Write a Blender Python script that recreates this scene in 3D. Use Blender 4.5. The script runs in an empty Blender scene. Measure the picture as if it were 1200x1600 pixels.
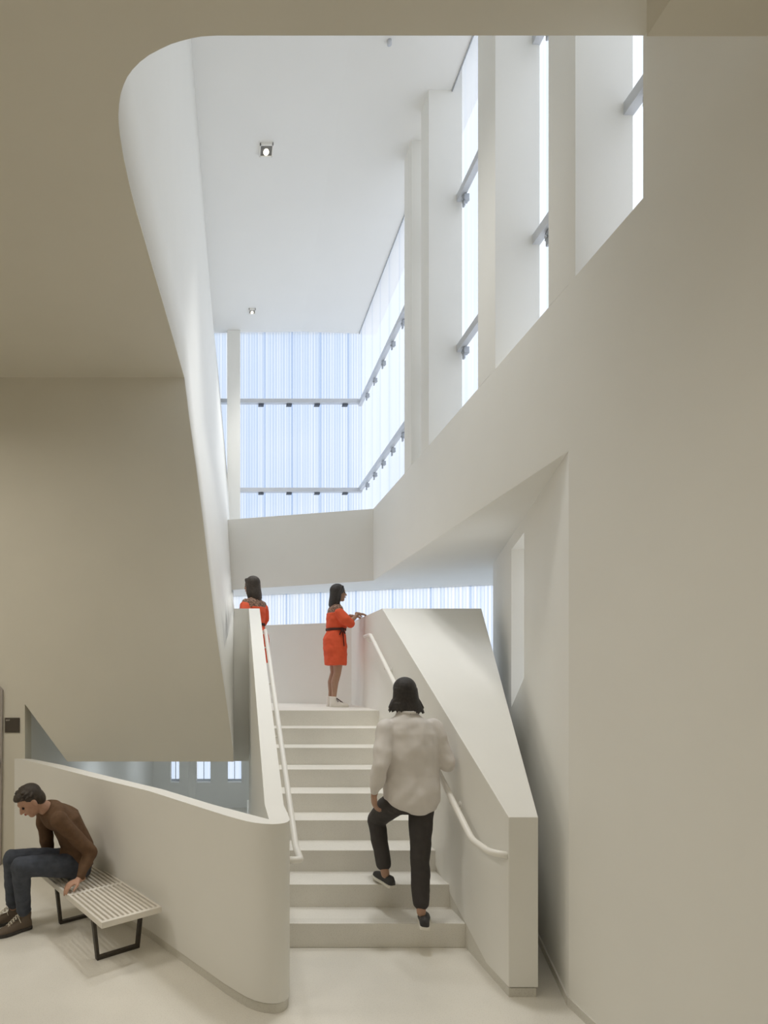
import bpy, bmesh, math, random
from mathutils import Vector as V, Matrix, Quaternion
random.seed(7)
S = bpy.context.scene
COL = S.collection

# ---------------------------------------------------------------- camera, sky, exposure
H = 1.984                                   # eye height
cam_d = bpy.data.cameras.new('camera')
cam = bpy.data.objects.new('camera', cam_d); COL.objects.link(cam)
cam.location = (0, 0, H); cam.rotation_euler = (math.pi/2, 0, 0)
cam_d.sensor_fit = 'HORIZONTAL'; cam_d.sensor_width = 27.0
cam_d.lens = 900/1200*27.0
# with a portrait frame the shift is measured in frame widths (horizontal fit)
cam_d.shift_x = (600-356)/1200; cam_d.shift_y = (1058-800)/1200
cam_d.clip_start = .05; cam_d.clip_end = 300
S.camera = cam
S.view_settings.view_transform = 'Standard'; S.view_settings.look = 'None'
S.view_settings.gamma = 1; S.view_settings.use_curve_mapping = False
S.view_settings.exposure = 0.0
try:
    S.cycles.max_bounces = 12; S.cycles.diffuse_bounces = 8
    S.cycles.transparent_max_bounces = 16; S.cycles.sample_clamp_indirect = 6
except Exception: pass

SKY = 1.05
world = bpy.data.worlds.new('sky'); S.world = world; world.use_nodes = True
nt = world.node_tree; nt.nodes.clear()
o = nt.nodes.new('ShaderNodeOutputWorld'); bg = nt.nodes.new('ShaderNodeBackground')
tc = nt.nodes.new('ShaderNodeTexCoord'); mp = nt.nodes.new('ShaderNodeMapping')
ns = nt.nodes.new('ShaderNodeTexNoise'); cr = nt.nodes.new('ShaderNodeValToRGB')
mp.inputs['Scale'].default_value = (1, 1, 2.2); mp.inputs['Location'].default_value = (1.3, .2, .5)
ns.inputs['Scale'].default_value = 1.6; ns.inputs['Detail'].default_value = 3; ns.inputs['Roughness'].default_value = .45
cr.color_ramp.elements[0].position = .42; cr.color_ramp.elements[0].color = (.70, .82, .99, 1)
cr.color_ramp.elements[1].position = .62; cr.color_ramp.elements[1].color = (1.06, 1.07, 1.08, 1)
nt.links.new(tc.outputs['Generated'], mp.inputs['Vector']); nt.links.new(mp.outputs[0], ns.inputs['Vector'])
nt.links.new(ns.outputs['Fac'], cr.inputs['Fac'])
sx = nt.nodes.new('ShaderNodeSeparateXYZ'); mr = nt.nodes.new('ShaderNodeMapRange'); mc = nt.nodes.new('ShaderNodeMix'); mc.data_type = 'RGBA'
nt.links.new(tc.outputs['Generated'], sx.inputs[0]); nt.links.new(sx.outputs['X'], mr.inputs['Value'])
mr.inputs['From Min'].default_value = .12; mr.inputs['From Max'].default_value = .75
nt.links.new(mr.outputs[0], mc.inputs['Factor']); nt.links.new(cr.outputs['Color'], mc.inputs['A'])
mc.inputs['B'].default_value = (1.50, 1.46, 1.42, 1)      # bright haze on the sun's side
nt.links.new(mc.outputs['Result'], bg.inputs['Color'])
bg.inputs['Strength'].default_value = SKY
nt.links.new(bg.outputs[0], o.inputs[0])

def lamp(name, kind, loc, power, color, size=.2, rot=(0, 0, 0), spot=None):
    d = bpy.data.lights.new(name, kind); d.energy = power; d.color = color
    if kind == 'AREA':
        d.shape = 'DISK'; d.size = size
        if spot: d.spread = spot
    else: d.shadow_soft_size = size
    if spot and kind == 'SPOT': d.spot_size = spot; d.spot_blend = 1.0
    ob = bpy.data.objects.new(name, d); ob.location = loc; ob.rotation_euler = rot
    COL.objects.link(ob); return ob
WARM = (1.0, .95, .86)
# low ceiling lamps around the camera, unseen; the last one added as floor fill
for (x, y, p, w) in ((-3.4, 3.6, 50, 160), (-3.6, .4, 40, 160), (-1.4, -2.2, 4, 160), (.35, 1.9, 7, 90)):
    lamp('low_ceiling_light', 'AREA', (x, y, 5.12), p, WARM, 1.1, spot=math.radians(w))

# ---------------------------------------------------------------- materials
def mat(name, color, rough=.6, metal=0, noise=0, scale=8, bump=0, color2=None, spec=.4, sheen=0):
    m = bpy.data.materials.new(name); m.use_nodes = True
    t = m.node_tree; b = t.nodes['Principled BSDF']
    b.inputs['Base Color'].default_value = (*color, 1); b.inputs['Roughness'].default_value = rough
    b.inputs['Metallic'].default_value = metal
    b.inputs['Specular IOR Level'].default_value = spec
    if sheen: b.inputs['Sheen Weight'].default_value = sheen
    co = t.nodes.new('ShaderNodeTexCoord'); n = t.nodes.new('ShaderNodeTexNoise')
    n.inputs['Scale'].default_value = scale; n.inputs['Detail'].default_value = 5
    t.links.new(co.outputs['Object'], n.inputs['Vector'])
    r = t.nodes.new('ShaderNodeValToRGB')
    c2 = color2 or tuple(c*(1-noise) for c in color)
    r.color_ramp.elements[0].position = .35; r.color_ramp.elements[0].color = (*c2, 1)
    r.color_ramp.elements[1].position = .65; r.color_ramp.elements[1].color = (*color, 1)
    t.links.new(n.outputs['Fac'], r.inputs['Fac']); t.links.new(r.outputs['Color'], b.inputs['Base Color'])
    if bump:
        bp = t.nodes.new('ShaderNodeBump'); bp.inputs['Strength'].default_value = bump; bp.inputs['Distance'].default_value = .01
        n2 = t.nodes.new('ShaderNodeTexNoise'); n2.inputs['Scale'].default_value = scale*12
        t.links.new(co.outputs['Object'], n2.inputs['Vector'])
        t.links.new(n2.outputs['Fac'], bp.inputs['Height']); t.links.new(bp.outputs[0], b.inputs['Normal'])
    return m

PAINT = mat('wall_paint', (.84, .83, .79), .62, noise=.012, scale=3, spec=.25)
CEIL = mat('ceiling_paint', (.85, .845, .825), .7, noise=.01, scale=2, spec=.2)
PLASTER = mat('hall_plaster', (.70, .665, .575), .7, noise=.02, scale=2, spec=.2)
def concrete(name, c, rough):
    m = mat(name, c, rough, noise=.09, scale=1.6, bump=.04, spec=.45)
    t = m.node_tree; b = t.nodes['Principled BSDF']
    src = b.inputs['Base Color'].links[0].from_socket
    co = t.nodes.new('ShaderNodeTexCoord'); n = t.nodes.new('ShaderNodeTexNoise'); n.inputs['Scale'].default_value = 130
    t.links.new(co.outputs['Object'], n.inputs['Vector'])
    r = t.nodes.new('ShaderNodeValToRGB'); r.color_ramp.elements[0].position = .30; r.color_ramp.elements[0].color = (.80, .79, .77, 1)
    r.color_ramp.elements[1].position = .45; r.color_ramp.elements[1].color = (1, 1, 1, 1)
    mx = t.nodes.new('ShaderNodeMix'); mx.data_type = 'RGBA'; mx.blend_type = 'MULTIPLY'; mx.inputs['Factor'].default_value = .6
    t.links.new(n.outputs['Fac'], r.inputs['Fac']); t.links.new(src, mx.inputs['A']); t.links.new(r.outputs['Color'], mx.inputs['B'])
    t.links.new(mx.outputs['Result'], b.inputs['Base Color'])
    return m
FLOOR = concrete('polished_concrete', (.80, .77, .70), .38)
STEP = concrete('cast_concrete_step', (.82, .795, .735), .55)
BASE = concrete('base_concrete', (.72, .70, .64), .6)
GAP = mat('shadow_gap', (.10, .095, .085), .9)
RAIL = mat('white_powder_coat', (.86, .84, .79), .35, spec=.5)
ALU = mat('grey_aluminium', (.62, .64, .68), .4, metal=.2)
STEEL = mat('bracket_steel', (.42, .44, .47), .4, metal=.6)
DARKMETAL = mat('dark_clip', (.10, .11, .13), .5, metal=.4)
BENCHW = mat('white_lacquered_wood', (.80, .76, .69), .4, noise=.04, scale=14)
LEGD = mat('ebonised_wood', (.055, .045, .033), .45, noise=.3, scale=20)
SIGN = mat('sign_brown', (.075, .062, .048), .5)
TEXT = mat('sign_lettering', (.72, .68, .60), .6)
DOORM = mat('door_lilac_grey', (.40, .36, .33), .5)
BLACK = mat('black_metal', (.02, .02, .02), .4)

def glass_mat(name, scale, axis):
    """ribbed translucent channel glass: part clear, part milky, with fine vertical ribs"""
    m = bpy.data.materials.new(name); m.use_nodes = True
    t = m.node_tree; t.nodes.clear()
    out = t.nodes.new('ShaderNodeOutputMaterial')
    tr = t.nodes.new('ShaderNodeBsdfTransparent'); tl = t.nodes.new('ShaderNodeBsdfTranslucent'); mx = t.nodes.new('ShaderNodeMixShader')
    tl.inputs['Color'].default_value = (.96, .97, .98, 1)
    co = t.nodes.new('ShaderNodeTexCoord'); w = t.nodes.new('ShaderNodeTexWave')
    w.bands_direction = axis; w.inputs['Scale'].default_value = scale
    w.inputs['Distortion'].default_value = 0
    nz = t.nodes.new('ShaderNodeTexNoise'); mpp = t.nodes.new('ShaderNodeMapping')
    mpp.inputs['Scale'].default_value = (34, 34, .12); nz.inputs['Scale'].default_value = 1.0; nz.inputs['Detail'].default_value = 3
    t.links.new(co.outputs['Object'], mpp.inputs['Vector']); t.links.new(mpp.outputs[0], nz.inputs['Vector'])
    t.links.new(co.outputs['Object'], w.inputs['Vector'])
    def ramp(src, p0, c0, p1, c1):
        r = t.nodes.new('ShaderNodeValToRGB')
        r.color_ramp.elements[0].position = p0; r.color_ramp.elements[0].color = (*c0, 1)
        r.color_ramp.elements[1].position = p1; r.color_ramp.elements[1].color = (*c1, 1)
        t.links.new(src, r.inputs['Fac']); return r.outputs['Color']
    ra = ramp(w.outputs['Fac'], .08, (.82, .86, .92), .55, (1, 1, 1))
    rb = ramp(nz.outputs['Fac'], .42, (.86, .91, .97), .60, (1, 1, 1))
    ml = t.nodes.new('ShaderNodeMix'); ml.data_type = 'RGBA'; ml.blend_type = 'MULTIPLY'; ml.inputs['Factor'].default_value = 1
    t.links.new(ra, ml.inputs['A']); t.links.new(rb, ml.inputs['B']); t.links.new(ml.outputs['Result'], tr.inputs['Color'])
    mx.inputs['Fac'].default_value = .30
    t.links.new(tr.outputs[0], mx.inputs[1]); t.links.new(tl.outputs[0], mx.inputs[2])
    t.links.new(mx.outputs[0], out.inputs[0])
    return m
GLX = glass_mat('channel_glass', 6.5, 'X'); GLY = glass_mat('channel_glass_side', 6.5, 'Y')
def joint_mat(name, c):
    m = bpy.data.materials.new(name); m.use_nodes = True; t = m.node_tree; t.nodes.clear()
    out = t.nodes.new('ShaderNodeOutputMaterial'); tr = t.nodes.new('ShaderNodeBsdfTransparent'); tr.inputs['Color'].default_value = (*c, 1)
    t.links.new(tr.outputs[0], out.inputs[0]); return m
JOINT = joint_mat('glass_joint', (.86, .895, .95)); JOINTL = joint_mat('glass_joint_pale', (.95, .96, .985))

# ---------------------------------------------------------------- helpers
def P(px, py, Y): return V(((px-356)*Y/900, Y, H-(py-1058)*Y/900))
def Pz(px, py, z):
    Y = (H-z)*900/(py-1058); return V(((px-356)*Y/900, Y, z))

class MB:
    def __init__(s): s.v = []; s.f = []; s.sm = []
    def add(s, vs, fs, smooth=False):
        n = len(s.v); s.v += [tuple(v) for v in vs]
        for f in fs: s.f.append(tuple(i+n for i in f)); s.sm.append(smooth)
        return s
    def box(s, x0, x1, y0, y1, z0, z1):
        return s.add([(x, y, z) for z in (z0, z1) for y in (y0, y1) for x in (x0, x1)],
            [(0, 2, 3, 1), (4, 5, 7, 6), (0, 1, 5, 4), (2, 6, 7, 3), (0, 4, 6, 2), (1, 3, 7, 5)])
    def obox(s, c, ax, ay, az):
        """oriented box, half axes as vectors"""
        c = V(c); p = [c+V(ax)*i+V(ay)*j+V(az)*k for k in (-1, 1) for j in (-1, 1) for i in (-1, 1)]
        return s.add(p, [(0, 2, 3, 1), (4, 5, 7, 6), (0, 1, 5, 4), (2, 6, 7, 3), (0, 4, 6, 2), (1, 3, 7, 5)])
    def bar(s, p0, p1, w, h, up=(0, 0, 1)):
        p0, p1 = V(p0), V(p1); d = (p1-p0); l = d.length; d.normalize()
        side = d.cross(V(up)).normalized(); u = side.cross(d)
        return s.obox((p0+p1)/2, d*l/2, side*w/2, u*h/2)
    def prism(s, pts, z0, z1, axis='z'):
        """pts: plan polygon; z0, z1 numbers or lists"""
        n = len(pts); a = z0 if isinstance(z0, (list, tuple)) else [z0]*n; b = z1 if isinstance(z1, (list, tuple)) else [z1]*n
        if axis == 'z': vs = [(p[0], p[1], a[i]) for i, p in enumerate(pts)]+[(p[0], p[1], b[i]) for i, p in enumerate(pts)]
        else: vs = [(p[0], a[i], p[1]) for i, p in enumerate(pts)]+[(p[0], b[i], p[1]) for i, p in enumerate(pts)]
        fs = [tuple(range(n-1, -1, -1)), tuple(range(n, 2*n))]+[(i, (i+1) % n, n+(i+1) % n, n+i) for i in range(n)]
        return s.add(vs, fs)
    def rings(s, rings, cap=True, smooth=True):
        n = len(rings[0]); vs = [p for r in rings for p in r]; fs = []
        for k in range(len(rings)-1):
            for i in range(n):
                j = (i+1) % n; fs.append((k*n+i, k*n+j, (k+1)*n+j, (k+1)*n+i))
        if cap: fs += [tuple(range(n-1, -1, -1)), tuple((len(rings)-1)*n+i for i in range(n))]
        return s.add(vs, fs, smooth)
    def tube(s, pts, r, seg=12, smooth=True):
        pts = [V(p) for p in pts]; rs = r if isinstance(r, (list, tuple)) else [r]*len(pts)
        R = []; ref = None
        for i, p in enumerate(pts):
            if i == 0: d = pts[1]-p
            elif i == len(pts)-1: d = p-pts[i-1]
            else: d = (pts[i+1]-p).normalized()+(p-pts[i-1]).normalized()
            d.normalize()
            if ref is None: ref = d.orthogonal().normalized()
            a = (ref-d*ref.dot(d)).normalized(); b = d.cross(a); ref = a
            R.append([p+(a*math.cos(t)+b*math.sin(t))*rs[i] for t in [2*math.pi*k/seg for k in range(seg)]])
        return s.rings(R, True, smooth)
    def loft(s, st, seg=24):
        """stations: (centre, half width vector, half depth vector)"""
        R = [[V(c)+V(a)*math.cos(t)+V(b)*math.sin(t) for t in [2*math.pi*k/seg for k in range(seg)]] for c, a, b in st]
        return s.rings(R)
    def ell(s, c, ax, ay, az, nu=16, nv=10):
        c = V(c); ax, ay, az = V(ax), V(ay), V(az); vs = [c-az]; fs = []
        for j in range(1, nv):
            ph = math.pi*j/nv; z = -math.cos(ph); r = math.sin(ph)
            vs += [c+(ax*math.cos(t)+ay*math.sin(t))*r+az*z for t in [2*math.pi*k/nu for k in range(nu)]]
        vs.append(c+az); L = len(vs)-1
        for i in range(nu):
            k = (i+1) % nu; fs.append((0, 1+k, 1+i)); fs.append((L, L-nu+i, L-nu+k))
            for j in range(nv-2): a = 1+j*nu; fs.append((a+i, a+k, a+nu+k, a+nu+i))
        return s.add(vs, fs, True)
    def ball(s, c, r): return s.ell(c, (r, 0, 0), (0, r, 0), (0, 0, r), 12, 8)
    def cap(s, p0, r0, p1, r1):
        p0, p1 = V(p0), V(p1); s.ball(p0, r0); s.ball(p1, r1)
        if (p1-p0).length > 1e-4: s.tube([p0, p1], [r0, r1], 14)
        return s
    def chain(s, pts):
        for (a, ra), (b, rb) in zip(pts, pts[1:]): s.cap(a, ra, b, rb)
        return s
    def build(s, name, m, parent=None, bevel=0, remesh=0, smooth_it=0, disp=0, dscale=.15, subsurf=0):
        me = bpy.data.meshes.new(name); me.from_pydata(s.v, [], s.f); me.validate()
        bm = bmesh.new(); bm.from_mesh(me); bmesh.ops.recalc_face_normals(bm, faces=bm.faces); bm.to_mesh(me); bm.free()
        ob = bpy.data.objects.new(name, me); COL.objects.link(ob)
        if len(me.polygons) == len(s.sm): me.polygons.foreach_set('use_smooth', s.sm)
        me.materials.append(m)
        if parent:
            ob.parent = parent; ob.matrix_parent_inverse = Matrix.Translation(-parent.location)
        if remesh:
            md = ob.modifiers.new('skin', 'REMESH'); md.mode = 'VOXEL'; md.voxel_size = remesh; md.use_smooth_shade = True
            if smooth_it:
                sm = ob.modifiers.new('soft', 'SMOOTH'); sm.factor = .6; sm.iterations = smooth_it
        if disp:
            tx = bpy.data.textures.new('folds', 'CLOUDS'); tx.noise_scale = dscale; tx.noise_depth = 1
            dm = ob.modifiers.new('folds', 'DISPLACE'); dm.texture = tx; dm.strength = disp; dm.mid_level = .5; dm.texture_coords = 'GLOBAL'
        if subsurf:
            ss = ob.modifiers.new('sub', 'SUBSURF'); ss.levels = ss.render_levels = subsurf
        if bevel:
            bv = ob.modifiers.new('bevel', 'BEVEL'); bv.width = bevel; bv.segments = 2; bv.limit_method = 'ANGLE'; bv.angle_limit = math.radians(35)
        return ob

def tag(o, label, cat, group=None):
    o['label'] = label; o['category'] = cat
    if group: o['group'] = group
    return o
def thing(name, loc, label, cat, group=None):
    o = bpy.data.objects.new(name, None); o.empty_display_size = .1; COL.objects.link(o); o.location = loc
    return tag(o, label, cat, group)
def struct(o): o['kind'] = 'structure'; return o

# ---------------------------------------------------------------- main floor and lower floor
FZ = 5.156                                   # low ceiling
YW = 6.1                                     # big wall over the lower stair
struct(MB().prism([(-6, -5), (5, -5), (5, 9.3), (.31, 9.3), (.31, 3.46), (.18, 3.46), (-.06, 3.72), (-.5, 4.4), (-1.19, 5.13), (-2.12, 6.1), (-2.12, 6.3), (-6, 6.3)],
    -.3, 0).build('floor', FLOOR))
struct(MB().box(-6.2, 5.2, -5.2, 17, -1.95, -1.78).build('floor_lower', FLOOR))

# hole edge in the low ceiling, rounded corner
hole_px = [(340, 54.5), (333, 54.6), (315, 57), (299, 60), (283, 64), (267, 69), (250, 77), (233, 86), (219, 96.5), (207, 109), (199, 120), (193, 133), (188.5, 147), (186, 163), (185, 180), (185.6, 196), (187.5, 213), (193, 247), (203, 293), (213, 331), (225, 372), (232, 397), (250, 458), (270, 527), (288, 590)]
hole = [Pz(x, y, FZ) for x, y in hole_px]
hole[-1] = V((-.461, YW, FZ)); hole[0].y = 2.848; hole[1].y = 2.849
ceil_poly = [(-6, -5), (2.4, -5), (2.4, 2.848)]+[(p.x, p.y) for p in hole]+[(-6, YW)]
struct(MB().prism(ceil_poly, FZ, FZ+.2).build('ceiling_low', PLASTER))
struct(MB().box(1.6, 2.07, .8, 2.2, 4.432, FZ).build('ceiling_drop', PLASTER))

# big wall above the lower stair with leaning edge
edge_px = [(288, 590), (296, 655), (307.5, 737), (317.5, 815), (326, 888), (334.5, 960), (345, 1037), (354, 1098), (361, 1148), (364, 1172), (365, 1190)]
edge = [P(x, y, YW) for x, y in edge_px]; edge[0] = V((-.461, YW, FZ))
poly = [(-6, 0), (-2.15, 0), (-2.15, 1.70), (-1.70, 1.09)]+[(p.x, p.z) for p in reversed(edge)]+[(-6, FZ)]
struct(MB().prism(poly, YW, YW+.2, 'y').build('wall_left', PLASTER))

# leaning reveal wall on the left of the tall space
def lerp(a, b, t): return a+(b-a)*t
def topx(Y): return -.338+(Y-5.425)*.0172
m = MB()
vs = []; n = len(hole); K = 6
for p in hole:
    tx = max(topx(p.y), p.x)
    for k in range(K+1): vs.append(V((lerp(p.x, tx, k/K), p.y, lerp(FZ+.012, 8.1, k/K))))
m.add(vs, [(i*(K+1)+k, (i+1)*(K+1)+k, (i+1)*(K+1)+k+1, i*(K+1)+k+1) for i in range(n-1) for k in range(K)], True)
F = [vs[(n-1)*(K+1)+k].copy() for k in range(K, -1, -1)]+[e_+V((.002, 0, 0)) for e_ in edge[1:]]
B = [V((-.258, 10.08, 8.1)), P(337, 545, 10.08), P(341, 580, 10.08), P(344, 615, 10.08), P(347.5, 655, 10.08), P(352, 705, 10.08), P(356, 756, 10.08), P(358.5, 812, 9.3), P(360, 840, 9.3), P(361, 862, 9.3), P(363, 895, 9.3), P(364.5, 923, 9.3), V((.069, 6.86, 2.80)), V((.069, 6.86, 2.3)), V((.069, 6.86, 1.9)), V((.069, 6.86, 1.5)), V((.069, 6.86, 1.09))]
assert len(F) == len(B), (len(F), len(B))
vs = []; n = len(F); K = 8
for a, b in zip(F, B):
    for k in range(K+1): vs.append(a.lerp(b, k/K))
m.add(vs, [(i*(K+1)+k, (i+1)*(K+1)+k, (i+1)*(K+1)+k+1, i*(K+1)+k+1) for i in range(n-1) for k in range(K)], True)
lw = struct(m.build('wall_atrium_left', PAINT))
bm = bmesh.new(); bm.from_mesh(lw.data); bmesh.ops.remove_doubles(bm, verts=bm.verts, dist=1e-4)
bmesh.ops.recalc_face_normals(bm, faces=bm.faces)
bm.faces.ensure_lookup_table()
if sum(f.normal.x for f in bm.faces) < 0: bmesh.ops.reverse_faces(bm, faces=bm.faces)
bm.to_mesh(lw.data); bm.free()
sd = lw.modifiers.new('thickness', 'SOLIDIFY'); sd.thickness = .02; sd.offset = -1

# high ceiling, roof, upper front wall
cm = MB(); za, zf = 8.0, 8.03
cm.prism([(-.75, 2.6), (1.08, 2.6), (1.285, 10.08), (-.75, 10.08)], [za, zf, zf, za], 8.2)
cm.prism([(1.08, 2.6), (2.30, 2.6), (2.30, 10.08), (1.285, 10.08)], [zf, za, za, zf], 8.2)
struct(cm.build('ceiling_high', CEIL))
struct(MB().box(-1.2, 2.75, 2.3, 10.7, 8.35, 8.5).build('roof', CEIL))
struct(MB().box(-.17, 2.41, 2.55, 2.85, FZ+.01, 8.36).build('wall_upper_front', PAINT))
struct(MB().box(-1.2, -.75, 2.3, 10.6, FZ+.2, 8.36).build('wall_upper_left', PAINT))

# right wall with five openings
XR, XG = 2.06, 2.40
w = MB(); SZ = 4.36
w.box(XR, XG, -5, 3.48, -.1, SZ); w.box(XR, XG, 3.48, 8.15, 3.356, SZ-.002)
for a, b in ((-5, 2.857), (3.414, 3.70), (4.435, 4.742), (5.904, 6.139), (6.46, 6.717)): w.box(XR, XG, a, b, SZ, 8.36)
struct(w.build('wall_right', PAINT))
# base joint on the right wall
struct(MB().box(XR-.012, XR, -5, 3.478, 0, .055).build('baseboard_right', BASE))
# slanting lower wall behind the right balustrade, with a tall niche window
d = V((.3113, .9503, 0)); nrm = V((.9503, -.3113, 0)); s0 = V((XR, 3.48, 0))
def W(t, off=0, z=0): p = s0+d*t+nrm*off; return (p.x, p.y, z)
t1, t2, t3 = 1.52, 2.22, 3.63
w = MB()
def slab(ta, tb, z0a, z0b, z1a, z1b):
    w.add([W(ta, 0, z0a), W(tb, 0, z0b), W(tb, .3, z0b), W(ta, .3, z0a), W(ta, 0, z1a), W(tb, 0, z1b), W(tb, .3, z1b), W(ta, .3, z1a)],
        [(0, 1, 2, 3), (4, 7, 6, 5), (0, 4, 5, 1), (1, 5, 6, 2), (2, 6, 7, 3), (3, 7, 4, 0)])
slab(0, t1, 0, 0, 3.35, 3.35); slab(t2, t3, 0, 0, 3.35, 3.35)
slab(t1, t2, 0, 0, 1.98, 1.69); slab(t1, t2, 3.22, 3.22, 3.35, 3.35)
struct(w.build('wall_niche', PAINT))
g = MB(); g.add([W(t1-.05, .31, 1.4), W(t2+.05, .31, 1.4), W(t2+.05, .31, 3.4), W(t1-.05, .31, 3.4)], [(0, 1, 2, 3)])
wn = struct(g.build('window_5', GLY))
struct(MB().box(5, 5.2, 7.13, 8.8, -.2, 3.5).build('wall_far_right', PAINT))
struct(MB().box(3.29, 5.2, 6.94, 7.13, -.2, 3.5).build('wall_alcove', PAINT))
# base joint on the slanting wall
bmn = MB(); bmn.add([W(0, -.012, 0), W(3.6, -.012, 0), W(3.6, 0, 0), W(0, 0, 0), W(0, -.012, .055), W(3.6, -.012, .055), W(3.6, 0, .055), W(0, 0, .055)],
    [(0, 1, 2, 3), (4, 5, 6, 7), (0, 1, 5, 4), (2, 3, 7, 6), (1, 2, 6, 5), (3, 0, 4, 7)])
struct(bmn.build('baseboard_niche', BASE))

# bulkhead across the back and the soffit over the landing
struct(MB().prism([(2.0605, 3.48), (2.4, 3.48), (3.5, 6.93), (5.1, 6.93), (5.1, 8.24), (-.7, 10.09), (-.7, 9.36), (2.0605, 8.15)], 3.35, [4.34, 4.34, 4.34, 4.34, 4.34, 4.34, 4.49, 4.366]).build('wall_back', PAINT))

# glazing: back, right, and the strip behind the landing
def glazing(idx, a, b, z0, z1, mt, step=.5, jm=JOINT, flip=1):
    """a, b plan points; panes, joints"""
    a, b = V((*a, 0)), V((*b, 0)); dd = (b-a); L = dd.length; dd.normalize(); nn = V((-dd.y, dd.x, 0))
    o = bpy.data.objects.new('window_%d' % idx, None); COL.objects.link(o); o.location = (a.x, a.y, z0); o.empty_display_size = .1; struct(o)
    g = MB(); th = .004
    g.obox((a+b)/2+V((0, 0, (z0+z1)/2)), dd*L/2, nn*th, V((0, 0, (z1-z0)/2)))
    p = g.build('pane', mt, o)
    return o, a, dd, nn, L
win, a, dd, nn, L = glazing(1, (-.75, 10.42), (2.44, 10.42), 4.3, 8.4, GLX)
for k in range(-2, 5):
    X = (413-356)*10.42/900+k*.505
    if -.7 < X < 2.3:
        MB().box(X-.018, X+.018, 10.385, 10.41, 4.3, 8.4).build('joint', JOINT, win)
for z in (5.33, 6.92):
    MB().box(-.7, 2.40, 10.28, 10.36, z-.035, z+.035).build('rail', ALU, win)
    for k in range(-2, 5):
        X = (408-356)*10.32/900+k*.503
        if -.65 < X < 2.3: MB().box(X-.048, X+.048, 10.31, 10.40, z-.058, z-.042).build('clip', DARKMETAL, win)
win, a, dd, nn, L = glazing(2, (2.44, 2.3), (2.44, 10.44), 4.3, 8.4, GLY)
for k in range(17):
    Y = 10.17-.51*k
    if Y > 2.4: MB().box(2.415, 2.43, Y-.012, Y+.012, 4.3, 8.4).build('joint', JOINTL, win)
for z in (5.35, 6.89):
    MB().box(2.345, 2.405, 2.4, 10.36, z-.035, z+.04).build('rail', ALU, win)
    for k in range(16):
        Y = 9.9-.51*k
        if Y > 2.4:
            c = MB(); c.box(2.375, 2.43, Y-.03, Y+.03, z-.10, z-.04); c.box(2.375, 2.395, Y-.018, Y+.018, z-.15, z-.09)
            c.tube([(2.36, Y, z-.085), (2.44, Y, z-.085)], .012, 8)
            c.build('clip', STEEL, win, bevel=.004)
win, a, dd, nn, L = glazing(3, (-.9, 10.07), (4.98, 8.205), 1.10, 3.4, GLX)
for k in range(12):
    p = a+dd*(.28+k*.56)-nn*.03
    MB().obox(p+V((0, 0, 2.3)), dd*.013, nn*.012, V((0, 0, 1.08))).build('joint', JOINT, win)
win, a, dd, nn, L = glazing(4, (1.95, 9.17), (4.98, 8.205), 0, 1.10, GLX)
# added strip for the dark gap between the high ceiling and the side glass
struct(MB().box(2.295, 2.305, 2.6, 10.08, 7.985, 8.2).build('gap_strip_1', STEEL))

# lower hall seen under the landing: slab profile, walls, back wall with slot windows
struct(MB().prism([(-2.15, 1.70), (-1.70, 1.09), (.055, 1.09), (.055, 1.14), (-1.6, 1.14), (-2.15, 1.9)], 6.31, 6.97, 'y').prism([(-2.15, 1.70), (-1.70, 1.09), (5.0, 1.09), (5.0, 1.14), (-1.6, 1.14), (-2.15, 1.9)], 6.972, 16.8, 'y').build('ceiling_lower', CEIL))
struct(MB().box(-2.35, -2.15, 6.305, 16.8, -1.8, 1.95).build('wall_lower_left', PAINT))
w = MB(); YB = 16.6; zb0, zb1 = -1.05, .35
xs = [(-1.65, -1.40), (-.90, -.50), (0.0, .395)]
w.box(-2.4, 5.2, YB, YB+.3, -1.8, zb0); w.box(-2.4, 5.2, YB, YB+.3, zb1, 1.3)
prev = -2.4
for x0, x1 in xs: w.box(prev, x0, YB, YB+.3, zb0, zb1); prev = x1
w.box(prev, 5.2, YB, YB+.3, zb0, zb1)
struct(w.build('wall_lower_back', PAINT))
for i, (x0, x1) in enumerate(xs):
    o = bpy.data.objects.new('window_%d' % (6+i), None); COL.objects.link(o); o.location = (x0, YB+.25, zb0); struct(o)
    MB().box(x0-.02, x1+.02, YB+.27, YB+.28, zb0-.02, zb1+.02).build('pane', GLX, o)
    MB().box(x0, x1, YB+.22, YB+.26, zb0, zb0+.06).build('window_frame', ALU, o)
    MB().box((x0+x1)/2-.01, (x0+x1)/2+.01, YB+.22, YB+.26, zb0+.06, zb1).build('mullion', ALU, o)
tag(MB().tube([(-.74, 12, -1.78), (-.74, 12, 1.09)], .08, 24).build('column', PAINT), 'round white column down in the lower hall between two small windows', 'column')
for n_, b_ in (('wall_shell_left', (-6.2, -6, -5.2, 6.5, -1.9, 5.4)), ('wall_front', (-6.2, 5.2, -5.2, -5, -1.9, 5.4)), ('wall_shell_right', (5, 5.2, -5.2, 17, -1.9, 1.19)), ('wall_under_floor', (-6.2, 5.2, 3.0, 3.2, -1.9, -.3))):
    struct(MB().box(*b_).build(n_, PLASTER if 'under' not in n_ else PAINT))
for (x, y) in ((-.9, 9.0), (-.5, 13.5), (2.2, 12)):
    lamp('lower_hall_fill', 'AREA', (x, y, 1.06), 20, (.80, .90, 1), .3)  # added area lights without fixtures, brightening the lower hall

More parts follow.
